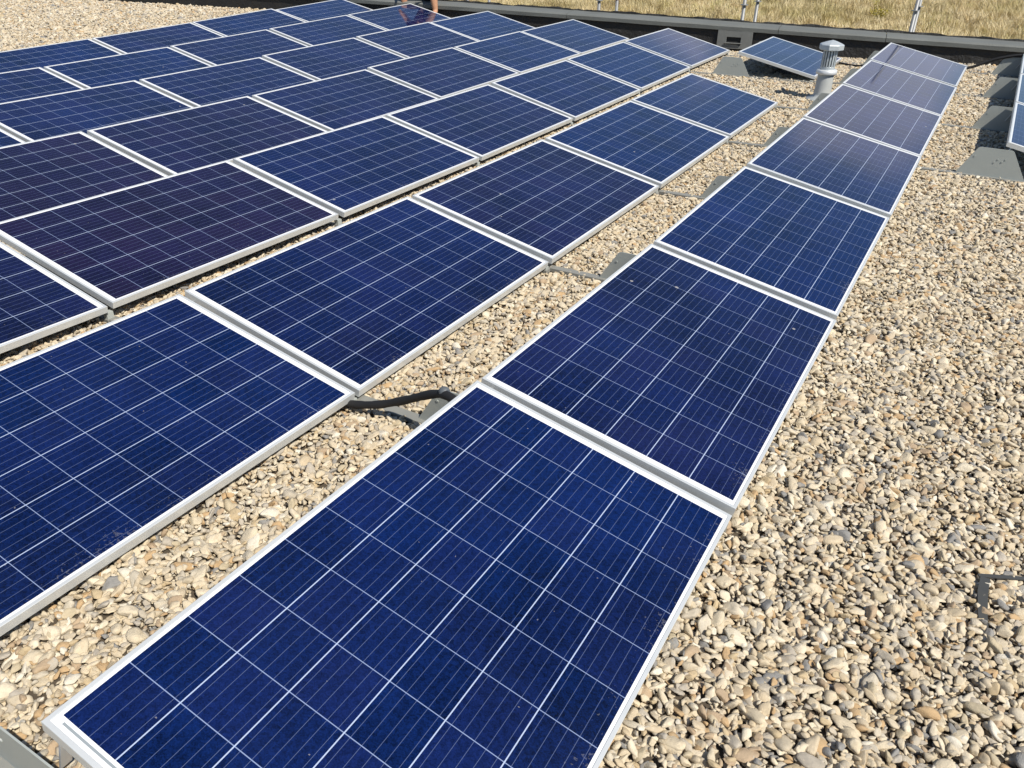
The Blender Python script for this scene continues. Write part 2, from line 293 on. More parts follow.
PANELS = [
  (0,0,-0.8390,1.2220,0.1545,-0.97862,0.00173,0.20567,-0.00208,0.99983,-0.01831),
  (0,1,-0.8390,2.9044,0.1316,-0.98121,0.00310,0.19290,0.00157,0.99997,-0.00813),
  (0,2,-0.8414,4.6133,0.1280,-0.98209,0.00067,0.18840,0.00235,0.99996,0.00870),
  (0,3,-0.8362,6.3153,0.1458,-0.98144,-0.00242,0.19176,-0.00152,0.99999,0.00482),
  (0,4,-0.8391,7.9950,0.1599,-0.97948,-0.00155,0.20151,0.00050,0.99995,0.01010),
  (0,5,-0.8393,9.6849,0.1746,-0.97793,-0.00091,0.20893,0.00048,0.99998,0.00660),
  (0,6,-0.8472,11.3751,0.1864,-0.97838,-0.00148,0.20680,-0.00145,1.00000,0.00029),
  (1,0,-2.3647,1.1810,0.1496,-0.97906,-0.00344,0.20355,-0.00815,0.99972,-0.02233),
  (1,1,-2.3806,2.8627,0.1210,-0.97666,-0.00338,0.21476,-0.00503,0.99996,-0.00714),
  (1,2,-2.3809,4.5525,0.1152,-0.97890,0.00004,0.20432,-0.00009,1.00000,-0.00060),
  (1,3,-2.3833,6.2596,0.1167,-0.97909,-0.00116,0.20341,-0.00026,0.99999,0.00446),
  (1,4,-2.3842,7.9411,0.1280,-0.97985,-0.00167,0.19972,-0.00094,0.99999,0.00373),
  (1,6,-2.3779,11.3243,0.1514,-0.97838,-0.00113,0.20682,-0.00062,1.00000,0.00253),
  (2,0,-3.9169,1.1805,0.1539,-0.97875,0.00610,0.20495,-0.00007,0.99955,-0.03008),
  (2,1,-3.9231,2.8610,0.1228,-0.97806,0.00109,0.20834,-0.00213,0.99988,-0.01523),
  (2,2,-3.9188,4.5550,0.1049,-0.97704,-0.00171,0.21307,-0.00310,0.99998,-0.00615),
  (2,3,-3.9200,6.2437,0.1018,-0.97569,-0.00136,0.21915,-0.00058,0.99999,0.00363),
  (2,4,-3.9138,7.9435,0.1123,-0.97287,-0.00140,0.23136,0.00005,0.99998,0.00628),
  (2,5,-3.9188,9.6306,0.1286,-0.97311,-0.00347,0.23029,-0.00172,0.99997,0.00779),
  (2,6,-3.9234,11.3200,0.1428,-0.97340,-0.00514,0.22907,-0.00496,0.99999,0.00137),
  (3,0,-5.4920,1.1528,0.1591,-0.97858,0.00690,0.20577,0.00000,0.99944,-0.03353),
  (3,1,-5.4944,2.8397,0.1199,-0.97825,0.00235,0.20743,-0.00092,0.99988,-0.01565),
  (3,2,-5.4930,4.5360,0.1025,-0.97864,-0.00055,0.20557,-0.00110,1.00000,-0.00254),
  (3,3,-5.4883,6.2339,0.1046,-0.97879,-0.00187,0.20484,-0.00042,0.99997,0.00711),
  (3,4,-5.4915,7.9229,0.1301,-0.97685,-0.00247,0.21390,0.00031,0.99992,0.01294),
  (3,5,-5.4920,9.6140,0.1515,-0.97676,-0.00286,0.21432,0.00014,0.99990,0.01400),
  (3,6,-5.4954,11.3024,0.1669,-0.97769,-0.00297,0.21003,-0.00086,0.99995,0.01015),
  (4,1,-7.0432,2.8087,0.1119,-0.97856,0.00333,0.20594,0.00000,0.99987,-0.01617),
  (4,2,-7.0445,4.4967,0.0955,-0.97911,-0.00021,0.20334,-0.00060,1.00000,-0.00187),
  (4,3,-7.0411,6.1948,0.1015,-0.97923,-0.00108,0.20274,0.00063,0.99996,0.00836),
  (4,4,-7.0436,7.8848,0.1308,-0.97778,-0.00349,0.20961,-0.00006,0.99987,0.01640),
  (4,5,-7.0403,9.5814,0.1656,-0.97644,-0.00328,0.21578,0.00102,0.99980,0.01981),
  (4,6,-7.0459,11.2662,0.1901,-0.97783,-0.00430,0.20934,-0.00074,0.99985,0.01710),
  (5,1,-8.5998,2.7759,0.0877,-0.97856,0.00292,0.20596,0.00000,0.99990,-0.01416),
  (5,2,-8.5996,4.4685,0.0786,-0.97847,-0.00031,0.20637,0.00011,1.00000,0.00204),
  (5,3,-8.5988,6.1608,0.0902,-0.97902,-0.00245,0.20373,0.00031,0.99991,0.01349),
  (5,4,-8.6021,7.8477,0.1237,-0.97868,-0.00528,0.20530,-0.00079,0.99976,0.02195),
  (5,5,-8.5972,9.5474,0.1669,-0.97806,-0.00457,0.20827,0.00087,0.99966,0.02602),
  (5,6,-8.6007,11.2347,0.2116,-0.97805,-0.00563,0.20827,-0.00023,0.99966,0.02592),
  (6,2,-10.1387,4.4359,0.0344,-0.97855,-0.00151,0.20599,0.00000,0.99997,0.00734),
  (6,3,-10.1378,6.1314,0.0637,-0.97755,-0.00409,0.21068,0.00048,0.99977,0.02165),
  (6,4,-10.1372,7.8233,0.1063,-0.97781,-0.00583,0.20939,0.00061,0.99953,0.03069),
  (6,5,-10.1446,9.5028,0.1627,-0.97803,-0.00946,0.20826,-0.00195,0.99934,0.03619),
  (6,6,-10.1331,11.2087,0.2071,-0.98115,-0.00489,0.19319,0.00161,0.99944,0.03350),
  (-1,4,0.6904,7.9025,0.1658,-0.97856,-0.00218,0.20597,0.00000,0.99994,0.01058),
  (-1,5,0.6904,9.5944,0.1819,-0.97855,-0.00155,0.20599,0.00000,0.99997,0.00753),
  (-1,6,0.6904,11.2863,0.1895,-0.97855,-0.00008,0.20600,0.00000,1.00000,0.00037)
]
# ------------------------------------------------------------------ setting: roof, parapet, field
def grid(name, xs, ys, zf, mat):
    xs = np.asarray(xs); ys = np.asarray(ys); X, Y = np.meshgrid(xs, ys)
    Z = zf(X, Y); nx = len(xs); v = np.stack([X, Y, Z], -1).reshape(-1, 3)
    f = [(j*nx+i, j*nx+i+1, (j+1)*nx+i+1, (j+1)*nx+i) for j in range(len(ys)-1) for i in range(nx-1)]
    return link(name, mesh(name, v, f, True), mat)
xs = np.linspace(-24, 9, 100); ts = np.linspace(0, 1, 70)
X, T = np.meshgrid(xs, ts); Y = -8+T*(par_y(X)+.1+8); Z = gz(X, Y)-.016
vv = np.stack([X, Y, Z], -1).reshape(-1, 3); nx = len(xs)
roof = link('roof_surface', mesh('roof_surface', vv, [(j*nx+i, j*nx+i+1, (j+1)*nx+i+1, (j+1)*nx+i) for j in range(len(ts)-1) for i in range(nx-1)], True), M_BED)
tag(roof, kind='structure')
FZ = -3.6
def fz(x, y): return FZ+.18*np.sin(x*.11+1)*np.sin(y*.09)+.012*np.clip(y-40, 0, None)
fld = grid('field', np.concatenate([np.linspace(-900, -80, 20), np.linspace(-75, 40, 80), np.linspace(50, 900, 18)]), np.concatenate([np.linspace(-300, 10, 12), np.linspace(14, 90, 60), np.linspace(100, 1500, 24)]), fz, M_FIELD)
tag(fld, kind='structure')

PX0, PX1 = -24., 9.
def strip(name, prof, mat, parent, seg=.5, x0=PX0, x1=PX1, jit=0.):
    """extrude a profile (offset behind the foot line, height function) along the parapet"""
    bm = bmesh.new(); rows = []
    n = max(2, int((x1-x0)/seg)+1)
    for i in range(n):
        x = x0+(x1-x0)*i/(n-1); ring = []
        for (o, h) in prof:
            ring.append(bm.verts.new((x-.144*o, par_y(x)+o+random.uniform(-jit, jit), h(x)+random.uniform(-jit, jit))))
        rows.append(ring)
    m = len(prof)
    for a, b in zip(rows, rows[1:]):
        for k in range(m): bm.faces.new((a[k], a[(k+1) % m], b[(k+1) % m], b[k]))
    bm.faces.new(rows[0]); bm.faces.new(rows[-1][::-1])
    return link(name, bm_mesh(name, bm), mat, parent)
ztop = lambda x: .125-.0135*x
zb = lambda x: float(gz(x, par_y(x)-.1))-.06
wall = strip('parapet_wall', [(0, zb), (.012, lambda x: ztop(x)+.02), (.36, lambda x: ztop(x)+.02), (.36, lambda x: -3.9)], M_MEM, None, .22, jit=.006)
tag(wall, 'low black membrane-clad parapet wall with grey coping along the far roof edge', 'parapet')
joints = [-24, -20.5, -17.2, -14.4, -11.6, -9.1, -6.4, -3.05, -1.55, 1.2, 4, 6.5, 9]
for a, b in zip(joints, joints[1:]):
    strip('coping', [(-.035, ztop), (-.04, lambda x: ztop(x)+.055), (-.02, lambda x: ztop(x)+.075), (.12, lambda x: ztop(x)+.085), (.37, lambda x: ztop(x)+.095), (.385, lambda x: ztop(x)+.08), (.385, ztop)], M_COP, wall, .3, a+.004, b-.004, .0025)
# rough upstand edge of bitumen felt along the coping's outer side
strip('felt_edge', [(.33, lambda x: ztop(x)+.088), (.34, lambda x: ztop(x)+.118+.012*math.sin(x*3.1)*math.sin(x*7.7)), (.372, lambda x: ztop(x)+.112+.012*math.sin(x*3.1)*math.sin(x*7.7)), (.378, lambda x: ztop(x)+.088)], M_MEM, wall, .09, jit=.009)

# ------------------------------------------------------------------ gravel: stones laid over the roof sheet
def stone_mesh(i):
    r = random.Random(100+i); bm = bmesh.new(); bmesh.ops.create_icosphere(bm, subdivisions=3, radius=1)
    pl = []
    for _ in range(r.randint(7, 11)):
        d = Vector((r.gauss(0, 1), r.gauss(0, 1), r.gauss(0, 1))).normalized(); pl.append((d, r.uniform(.42, .82)))
    pw = r.uniform(22, 70); ax = Vector((1, r.uniform(.62, .92), r.uniform(.38, .68)))
    ph = [r.uniform(0, 6) for _ in range(6)]
    for v in bm.verts:
        d = v.co.normalized(); s = 1.0
        for n_, o in pl:
            c = d.dot(n_)
            if c > .05: s += (c/o)**pw
        rr = s**(-1/pw)*(1+.035*math.sin(3*d.x+ph[0])*math.sin(4*d.y+ph[1])+.02*math.sin(9*d.z+ph[2])*math.sin(8*d.x+ph[3]))
        v.co = Vector((d.x*ax.x, d.y*ax.y, d.z*ax.z))*rr
    me = bm_mesh('pebble', bm, True); me.materials.append(M_STONE); return me
stones = D.collections.new('pebble_shapes')
for i in range(18): stones.objects.link(D.objects.new('pebble_%02d' % i, stone_mesh(i)))

def scatter(name, P, rot, sc, idx, coll):
    me = D.meshes.new(name); n = len(P); me.vertices.add(n); me.vertices.foreach_set('co', np.asarray(P, np.float32).ravel())
    for an, ty, arr in (('rot', 'FLOAT_VECTOR', rot), ('sca', 'FLOAT_VECTOR', sc)):
        a = me.attributes.new(an, ty, 'POINT'); a.data.foreach_set('vector', np.asarray(arr, np.float32).ravel())
    a = me.attributes.new('idx', 'INT', 'POINT'); a.data.foreach_set('value', np.asarray(idx, np.int32)); me.update()
    g = D.node_groups.new(name+'_nodes', 'GeometryNodeTree')
    g.interface.new_socket('Geometry', in_out='INPUT', socket_type='NodeSocketGeometry'); g.interface.new_socket('Geometry', in_out='OUTPUT', socket_type='NodeSocketGeometry')
    nd = lambda t: g.nodes.new(t)
    gi, go = nd('NodeGroupInput'), nd('NodeGroupOutput'); iop = nd('GeometryNodeInstanceOnPoints'); ci = nd('GeometryNodeCollectionInfo')
    ci.inputs['Collection'].default_value = coll; ci.inputs['Separate Children'].default_value = True; ci.inputs['Reset Children'].default_value = True
    iop.inputs['Pick Instance'].default_value = True
    def attr(nm, ty):
        a = nd('GeometryNodeInputNamedAttribute'); a.data_type = ty; a.inputs['Name'].default_value = nm; return a.outputs['Attribute']
    e2r = nd('FunctionNodeEulerToRotation'); L = g.links.new
    L(attr('rot', 'FLOAT_VECTOR'), e2r.inputs[0]); L(e2r.outputs[0], iop.inputs['Rotation']); L(attr('sca', 'FLOAT_VECTOR'), iop.inputs['Scale'])
    L(attr('idx', 'INT'), iop.inputs['Instance Index']); L(gi.outputs[0], iop.inputs['Points']); L(ci.outputs[0], iop.inputs['Instance']); L(iop.outputs[0], go.inputs[0])
    o = link(name, me); md = o.modifiers.new('scatter', 'NODES'); md.node_group = g
    return o
def hexpts(x0, x1, y0, y1, s):
    xs = np.arange(x0, x1, s); ys = np.arange(y0, y1, s*.866); X, Y = np.meshgrid(xs, ys); X = X+(np.arange(len(ys)) % 2)[:, None]*s*.5
    p = np.stack([X.ravel(), Y.ravel()], 1); return p+rng.uniform(-.42, .42, p.shape)*s
MOUNTS = []                                            # (x of low edge, y) of every base rail, filled from the table
def build_mount_spots():
    by = {}
    for r, k, *q in PANELS: by.setdefault(r, {})[k] = q
    for r, d in sorted(by.items()):
        seen = set()
        for k in sorted(d):
            for j in (k, k+1):
                if j in seen: continue
                seen.add(j); MOUNTS.append((r, j, d.get(j-1), d.get(j)))
build_mount_spots()
def panel_pt(q, sx, sy):
    c, uW, uL = Vector(q[0:3]), Vector(q[3:6]), Vector(q[6:9]); return c+uL*(sy*PL/2)+uW*(sx*PW/2)
def mount_ends(a, b):
    """low and high ends of a joint, and whether the joint ends its row"""
    lo, hi = [], []
    if a: lo.append(panel_pt(a, -1, 1)); hi.append(panel_pt(a, 1, 1))
    if b: lo.append(panel_pt(b, -1, -1)); hi.append(panel_pt(b, 1, -1))
    L = sum(lo, Vector())/len(lo); H = sum(hi, Vector())/len(hi)
    if not a: L.y -= .021; H.y -= .021
    if not b: L.y += .021; H.y += .021
    return L, H
def keep(p):
    x, y = p[:, 0], p[:, 1]; ok = y < par_y(x)-.015
    fy0 = {r: min(panel_pt(q, 1, -1).y for rr, k, *q in PANELS if rr == r) for r in ROWX}
    fy1 = {r: max(panel_pt(q, 1, 1).y for rr, k, *q in PANELS if rr == r) for r in ROWX}
    for r, xr in ROWX.items():
        t = xr-x
        m = (t > .22) & (t < .97-.34) & (y > fy0[r]+.35) & (y < fy1[r]-.35)
        if r == 1: m &= ~((y > 8.5) & (y < 10.9))
        ok &= ~m
        if r >= 3: ok &= ~((t > .97) & (t < 1.25) & (y < 11.5) & (y > fy0[r]+.5))
    return p[ok]
parts = [keep(hexpts(-3.6, 2.6, -.5, 5.2, .0172)), keep(hexpts(-4.8, 2.6, 5.2, 9., .0198)), keep(hexpts(-5.2, 2.4, 9., 13.9, .0245)), keep(hexpts(-6, -3.6, -.5, 5.2, .028)),
         keep(hexpts(-23, -5.2, 3.5, 13.4, .043))]
parts = [p for p in parts]
base_s = [.0143, .0148, .0168, .0168, .0245]
P = np.concatenate(parts); SZ = np.concatenate([np.full(len(p), s) for p, s in zip(parts, base_s)])
# only where a view from about here can reach
ang = np.degrees(np.arctan2(-P[:, 0], P[:, 1]+1.2)); m = (ang < 80) & (ang > -62); P, SZ = P[m], SZ[m]
onrail = np.zeros(len(P), bool)
for r, j, a, b in MOUNTS:
    L, H = mount_ends(a, b); onrail |= (np.abs(P[:, 1]-L.y) < .031) & (P[:, 0] < ROWX[r]+.05) & (P[:, 0] > ROWX[r]-1.60)
m = ~onrail | (rng.random(len(P)) < .28)
m &= (P[:, 0]+1.61)**2+(P[:, 1]-9.52)**2 > .09**2
P, SZ = P[m], SZ[m]; n = len(P)
size = SZ*np.exp(rng.normal(0, .38, n)); size = np.clip(size, SZ*.42, SZ*2.3)
z = gz(P[:, 0], P[:, 1])+rng.uniform(-.012, .009, n)-size*.1
rot = np.stack([rng.normal(0, .38, n), rng.normal(0, .38, n), rng.uniform(0, 6.283, n)], 1)
sc = size[:, None]*np.stack([rng.uniform(.95, 1.35, n), rng.uniform(.8, 1.1, n), rng.uniform(.7, 1.15, n)], 1)
grav = scatter('gravel', np.column_stack([P, z]), rot, sc, rng.integers(0, 18, n), stones)
tag(grav, kind='stuff'); print('stones', n)

# ------------------------------------------------------------------ dry grass on the field beyond
def tuft_mesh(i):
    r = random.Random(500+i); V, F, A = [], [], []
    for _ in range(120):
        a = r.uniform(0, 6.28); rad = r.uniform(0, .34); b = Vector((rad*math.cos(a), rad*math.sin(a), 0)); h = r.uniform(.28, .75); lean = r.uniform(.05, .55)*h; la = r.uniform(0, 6.28)
        d = Vector((math.cos(la), math.sin(la), 0))*lean+Vector((.12*h, -.05*h, 0)); sd = Vector((-math.sin(la), math.cos(la), 0))*r.uniform(.003, .008); n0 = len(V)
        mid = b+d*.35+Vector((0, 0, h*.6)); tip = b+d+Vector((0, 0, h*.9))
        V += [b-sd, b+sd, mid+sd, mid-sd, tip+sd*.5, tip-sd*.5]; F += [(n0, n0+1, n0+2, n0+3), (n0+3, n0+2, n0+4, n0+5)]; A += [r.random()]*6
    me = mesh('tuft', V, F); at = me.attributes.new('shade', 'FLOAT', 'POINT'); at.data.foreach_set('value', A); me.materials.append(M_STRAW); return me
tufts = D.collections.new('tuft_shapes')
for i in range(8): tufts.objects.link(D.objects.new('tuft_%02d' % i, tuft_mesh(i)))
gp = rng.uniform((-75, 20), (22, 86), (52000, 2)); gp = gp[(gp[:, 0] < 8-.02*gp[:, 1]) & (gp[:, 0] > -1.25*gp[:, 1]+6)]
clump = np.sin(gp[:, 0]*.9+np.sin(gp[:, 1]*.7)*2)*np.sin(gp[:, 1]*.8+gp[:, 0]*.3)
m = rng.random(len(gp)) < .62+.38*clump; gp = gp[m]; n = len(gp)
gsz = rng.uniform(.7, 1.35, n)*(1+.25*clump[m])
gr = scatter('dry_grass', np.column_stack([gp, fz(gp[:, 0], gp[:, 1])-.03]), np.stack([rng.normal(0, .12, n), rng.normal(0, .12, n), rng.uniform(0, 6.28, n)], 1), np.repeat(gsz[:, None], 3, 1), rng.integers(0, 8, n), tufts)
tag(gr, kind='stuff'); print('tufts', n)

# ------------------------------------------------------------------ solar panels
def frame_mesh():
    bm = bmesh.new(); w2, l2 = PW/2, PL/2; lip = .011; c = .0012
    prof = [(0, -.035), (0, -c), (c, 0), (lip-.0006, 0), (lip, -.0006), (lip, -.034), (.022, -.034), (.022, -.035)]   # inset from the outer edge, height
    rings = [[bm.verts.new((sx*(w2-i), sy*(l2-i), z)) for sx, sy in ((-1, -1), (1, -1), (1, 1), (-1, 1))] for i, z in prof]
    for a, b in zip(rings, rings[1:]+rings[:1]):
        for k in range(4): bm.faces.new((a[k], a[(k+1) % 4], b[(k+1) % 4], b[k]))
    return bm_mesh('panel_frame', bm)
def lam_mesh():
    bm = bmesh.new(); box(bm, (-PW/2+.0115, -PL/2+.0115, -.0065), (PW/2-.0115, PL/2-.0115, -.0018)); return bm_mesh('panel_glass', bm)
FRAME = frame_mesh(); FRAME.materials.append(M_ALU); LAM = lam_mesh(); LAM.materials.append(M_LAM)
ORD = ['', 'first', 'second', 'third', 'fourth', 'fifth', 'sixth', 'seventh']
ROWN = {0: 'row beside the wide gravel strip', 1: 'row left of the gravel gap', 2: 'third long row from right', 3: 'fourth long row from right', 4: 'fifth long row from right', 5: 'row next to the outermost', 6: 'outermost row, by the left gravel', -1: 'short row at right edge'}
def place_label(r, k):
    return ('nearest the parapet' if k == 6 else ORD[7-k]+' from parapet')+' in '+ROWN[r]
TINT = {(2, 0): .55, (2, 1): 1.0, (3, 1): .95, (3, 2): .75, (3, 3): .45, (4, 2): .35, (1, 2): .55, (2, 3): .45, (2, 4): .25, (3, 4): .5, (0, 1): .3, (0, 3): .3, (0, 4): .35, (0, 5): .3, (1, 0): .1, (1, 3): 0., (2, 5): 0., (0, 0): .12, (1, 1): .25}  # purple of reflections put into the cell colour of chosen panels
first = None
for r, k, *q in PANELS:
    c, uW, uL = Vector(q[0:3]), Vector(q[3:6]), Vector(q[6:9]); xx = -uW; zz = xx.cross(uL)
    mw = Matrix.Translation(c) @ Matrix((xx, uL, zz)).transposed().to_4x4()
    if first is None:
        first = o = empty('solar_panel', mw); fr = link('frame', FRAME, None, o); lm = link('glass_face', LAM, None, o)
    else:
        o = first.copy(); COL.objects.link(o); o.matrix_world = mw
        fr = fr.copy(); lm = lm.copy()
        for ch in (fr, lm): COL.objects.link(ch); ch.parent = o
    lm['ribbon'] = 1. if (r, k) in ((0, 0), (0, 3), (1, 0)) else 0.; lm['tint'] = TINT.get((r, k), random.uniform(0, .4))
    lab = 'blue solar panel '+place_label(r, k)
    if (r, k) == (0, 0): lab = 'large blue solar panel nearest the camera, running off the bottom edge'
    if (r, k) == (1, 6): lab = 'lone blue solar panel standing apart between the vent pipe and the parapet scupper'
    tag(o, lab, 'solar panel', 'solar panels in rows on the gravel roof')

# ------------------------------------------------------------------ mounts: trapezoid plate, base rail, sloping rail, bracket
def plate_mesh():
    bm = bmesh.new(); bl, br, tl, tr, h, rad, t = -.31, .21, -.180, .055, .222, .018, .0022
    poly = [(bl, -.03), (br, -.03)]
    def corner(p, a, b):
        p, a, b = Vector(p), Vector(a), Vector(b); d1, d2 = (a-p).normalized(), (b-p).normalized(); s, e = p+d1*rad, p+d2*rad
        return [((1-u)**2*s+2*u*(1-u)*p+u*u*e).to_tuple() for u in (0, .25, .5, .75, 1)]
    poly += corner((tr, h), (br, -.03), (tl, h))+corner((tl, h), (tr, h), (bl, -.03))
    f = [bm.verts.new((x, -t, z)) for x, z in poly]; b = [bm.verts.new((x, t, z)) for x, z in poly]; n = len(poly)
    bm.faces.new(f); bm.faces.new(b[::-1])
    for i in range(n): bm.faces.new((f[i], b[i], b[(i+1) % n], f[(i+1) % n]))
    # bolts
    for x, z in ((-.03, .145), (0., .13), (-.05, .12), (.02, .15), (-.19, .15)):
        m = Matrix.Translation((x, -t-.0015, z)) @ Matrix.Rotation(math.pi/2, 4, 'X'); bmesh.ops.create_cone(bm, cap_ends=True, segments=6, radius1=.006, radius2=.006, depth=.003, matrix=m)
    return bm_mesh('mount_plate', bm)
def bar_mesh(name, a, b, w, h, bev=.002):
    a, b = Vector(a), Vector(b); d = b-a; bm = bmesh.new(); box(bm, (0, -w/2, -h/2), (d.length, w/2, h/2), bev=bev)
    x = d.normalized(); y = Vector((0, 1, 0)); y = (y-x*x.dot(y)).normalized(); M = Matrix.Translation(a) @ Matrix((x, y, x.cross(y))).transposed().to_4x4()
    bm.transform(M); return bm_mesh(name, bm)
PLATE = plate_mesh(); PLATE.materials.append(M_GREY)
for r, j, a, b in MOUNTS:
    L, H = mount_ends(a, b); z0 = float(gz(H.x-.05, L.y))
    mw = Matrix.Translation((H.x, L.y, z0)); o = empty('panel_mount', mw); inv = mw.inverted()
    pl = link('upright_plate', PLATE, None, o)
    pl.scale = (1, 1, 1. if r == -1 or (r == 1 and j in (6, 7)) else .83)
    dl = L-H; zl = z0
    x0, x1 = -.60, dl.x-.012
    f0, f1 = float(gz(H.x+x0, L.y)), float(gz(H.x+x1, L.y))
    link('base_rail', bar_mesh('base_rail', (x0, 0, f0-z0+.001), (x1, 0, f1-z0+.001),   .048, .022), M_RAIL, o)
    end = (a is None) or (b is None); d = dl.normalized(); nrm = Vector((-dl.z, 0, dl.x)).normalized(); nrm = nrm if nrm.z > 0 else -nrm
    off = nrm*(-.052 if end else -.0185); w_ = .04 if end else .0385
    if end: off += Vector((0, .05 if a is None else -.05, 0))
    link('sloping_rail', bar_mesh('sloping_rail', d*.004+off, dl-d*.004+off, w_, .028), M_RAIL, o)
    sy = .03 if a is None else -.008
    link('bracket', bar_mesh('bracket', (-.035, sy+.012, .10), (.032, sy+.012, H.z-z0-.044), .028, .006, .001), M_BRK, o)
    link('front_foot', bar_mesh('front_foot', (dl.x-.035, 0, f1-z0), (dl.x-.035, 0, dl.z+H.z-z0-H.z+H.z-z0-.046+z0 if False else L.z-z0-.046), .036, .03, .001), M_GREY, o)
    if j == 7: w_ = 'at parapet end of '+ROWN[r]
    elif a is None and r == 0: w_ = 'under the near corner of the panel nearest the camera'
    elif a is None and r == 1 and j == 6: w_ = 'at near edge of the lone panel by the vent pipe'
    elif a is None: w_ = 'at near end of '+ROWN[r]
    elif b is None: w_ = 'at far end of panel '+ORD[8-j]+' from parapet, '+ROWN[r]
    else: w_ = 'between panels '+ORD[7-j]+' and '+ORD[8-j]+' from parapet, '+ROWN[r]
    tag(o, 'grey mount '+w_, 'panel mount', 'grey trapezoid mounts under the solar panels')

# ------------------------------------------------------------------ vent pipe
vz = float(gz(-1.61, 9.52)); vent = empty('vent_pipe', Matrix.Translation((-1.61, 9.52, vz)))
def rv(name, prof, mat, n=32, smooth=True, **k):
    bm = bmesh.new(); revolve(bm, prof, n, **k); o = link(name, bm_mesh(name, bm, smooth), mat, vent); return o
top = .577-vz
rv('base_pipe', [(.17, -.02), (.16, .012), (.095, .03), (.088, .06), (.080, .30-.03), (.080, .30-.02)], M_FLASH)
cl = rv('collar', [(.070, .258), (.094, .260), (.098, .268), (.098, .300), (.092, .306), (.058, .308)], M_BRK)
bm = bmesh.new(); revolve(bm, [(.056, .30), (.056, .56)], 32); link('slot_shade_core', bm_mesh('slot_shade_core', bm, True), M_SLOT, vent)  # dark cylinder painted as the shade seen through the neck's slots
bm = bmesh.new(); revolve(bm, [(.066, .30), (.068, .315), (.068, .335), (.064, .34)], 32, False, False); revolve(bm, [(.064, .50), (.068, .505), (.068, .56), (.064, .565)], 32, False, False)
for i in range(16):
    t = 2*math.pi*i/16; M = Matrix.Rotation(t, 4, 'Z') @ Matrix.Translation((.0645, 0, .42)); box(bm, (-.003, -.0075, -.085), (.003, .0075, .085), M)
link('louvred_neck', bm_mesh('louvred_neck', bm), M_ZINC, vent)
rv('cap', [(.060, top-.094), (.110, top-.096), (.115, top-.090), (.115, top-.046), (.109, top-.038), (.05, top-.014), (.004, top)], M_ZINC, 8, False)
tag(vent, 'galvanised roof vent pipe with slotted neck and faceted cap standing among the panels', 'vent pipe')
for ch in vent.children: ch.scale = (1.02, 1.02, 1) if ch.name.startswith('base_pipe') else (1.1, 1.1, 1)
# ------------------------------------------------------------------ scupper in the parapet
sx_ = -3.68; y0 = par_y(sx_); sc_o = empty('scupper', Matrix.Translation((sx_, y0, -.06)) @ Matrix.Rotation(math.atan(.144), 4, 'Z'))
bm = bmesh.new(); 
for lo, hi in (((-.26, -.035, -.02), (-.12, -.004, .25)), ((.10, -.035, -.02), (.27, -.004, .25)), ((-.12, -.034, .145), (.10, -.004, .25)), ((-.12, -.034, -.02), (.10, -.004, .03))): box(bm, lo, hi, bev=.003)
link('liner_surround', bm_mesh('liner_surround', bm), M_SCUP, sc_o)
bm = bmesh.new(); box(bm, (-.119, -.009, .031), (.099, -.005, .144)); link('opening', bm_mesh('opening', bm), M_DARK, sc_o)  # flat near-black plate, painted as the shade inside the outlet
bm = bmesh.new(); box(bm, (-.14, -.06, .055), (.12, -.036, .068), bev=.002); link('lip', bm_mesh('lip', bm), M_SCUP, sc_o)
tag(sc_o, 'grey lined scupper with dark opening in the black parapet', 'scupper')

# ------------------------------------------------------------------ conduit, cables, buried strip
def g3(x, y, h): return (x, y, float(gz(x, y))+h)
cond = empty('conduit', Matrix.Translation(g3(-1.65, 2., 0)))
pts = spline([(-2.15, 1.96, float(gz(-2.15, 1.96))+.03), (-1.93, 1.975, float(gz(-1.93, 1.975))+.026), (-1.78, 1.985, .018), (-1.65, 1.995, .072), (-1.46, 1.96, .185), (-1.36, 1.925, .222), (-1.24, 1.89, .205)], 10)
inv = cond.matrix_world.inverted()
bm = bmesh.new(); tube(bm, [inv @ p for p in pts], lambda t: .0155+.0016*(math.sin(t*330) > 0), 14); link('corrugated_sleeve', bm_mesh('corrugated_sleeve', bm, True), M_CABLE, cond)
bm = bmesh.new(); c0 = inv @ Vector((-1.40, 1.945, .222)); bmesh.ops.create_uvsphere(bm, u_segments=20, v_segments=12, radius=.0205, matrix=Matrix.Translation(c0) @ Matrix.Diagonal((1.05, 1, .95, 1))); tube(bm, [c0, c0+Vector((.03, -.012, -.006)), c0+Vector((.09, -.03, -.02))], .0165, 14); link('connector', bm_mesh('connector', bm, True), M_CONN, cond)
tag(cond, 'black corrugated cable conduit with grey connector crossing the narrow gravel gap', 'conduit')
bm = bmesh.new(); tube(bm, spline([g3(-.62, 12.05, .06), (-.36, 12.1, .075), (-.18, 12.12, .15), (-.03, 12.12, .215), (.21, 12.12, .27), (.4, 12.1, .24)], 8), .017, 10)
tag(link('cable', bm_mesh('cable', bm, True), M_CABLE), 'thin black cable slanting up from the long row to the short right row', 'cable')
bm = bmesh.new(); tube(bm, spline([g3(-2.1, 12.2, .05), g3(-1.8, 12.0, .02), g3(-1.55, 11.95, .03), g3(-1.3, 11.9, .1), g3(-1.15, 11.85, .12)], 8), .012, 10)
tag(link('cable', bm_mesh('cable', bm, True), M_CABLE), 'thin black cable on the gravel behind the vent pipe', 'cable')
bm = bmesh.new(); zz = float(gz(.4, 2.1))-.017
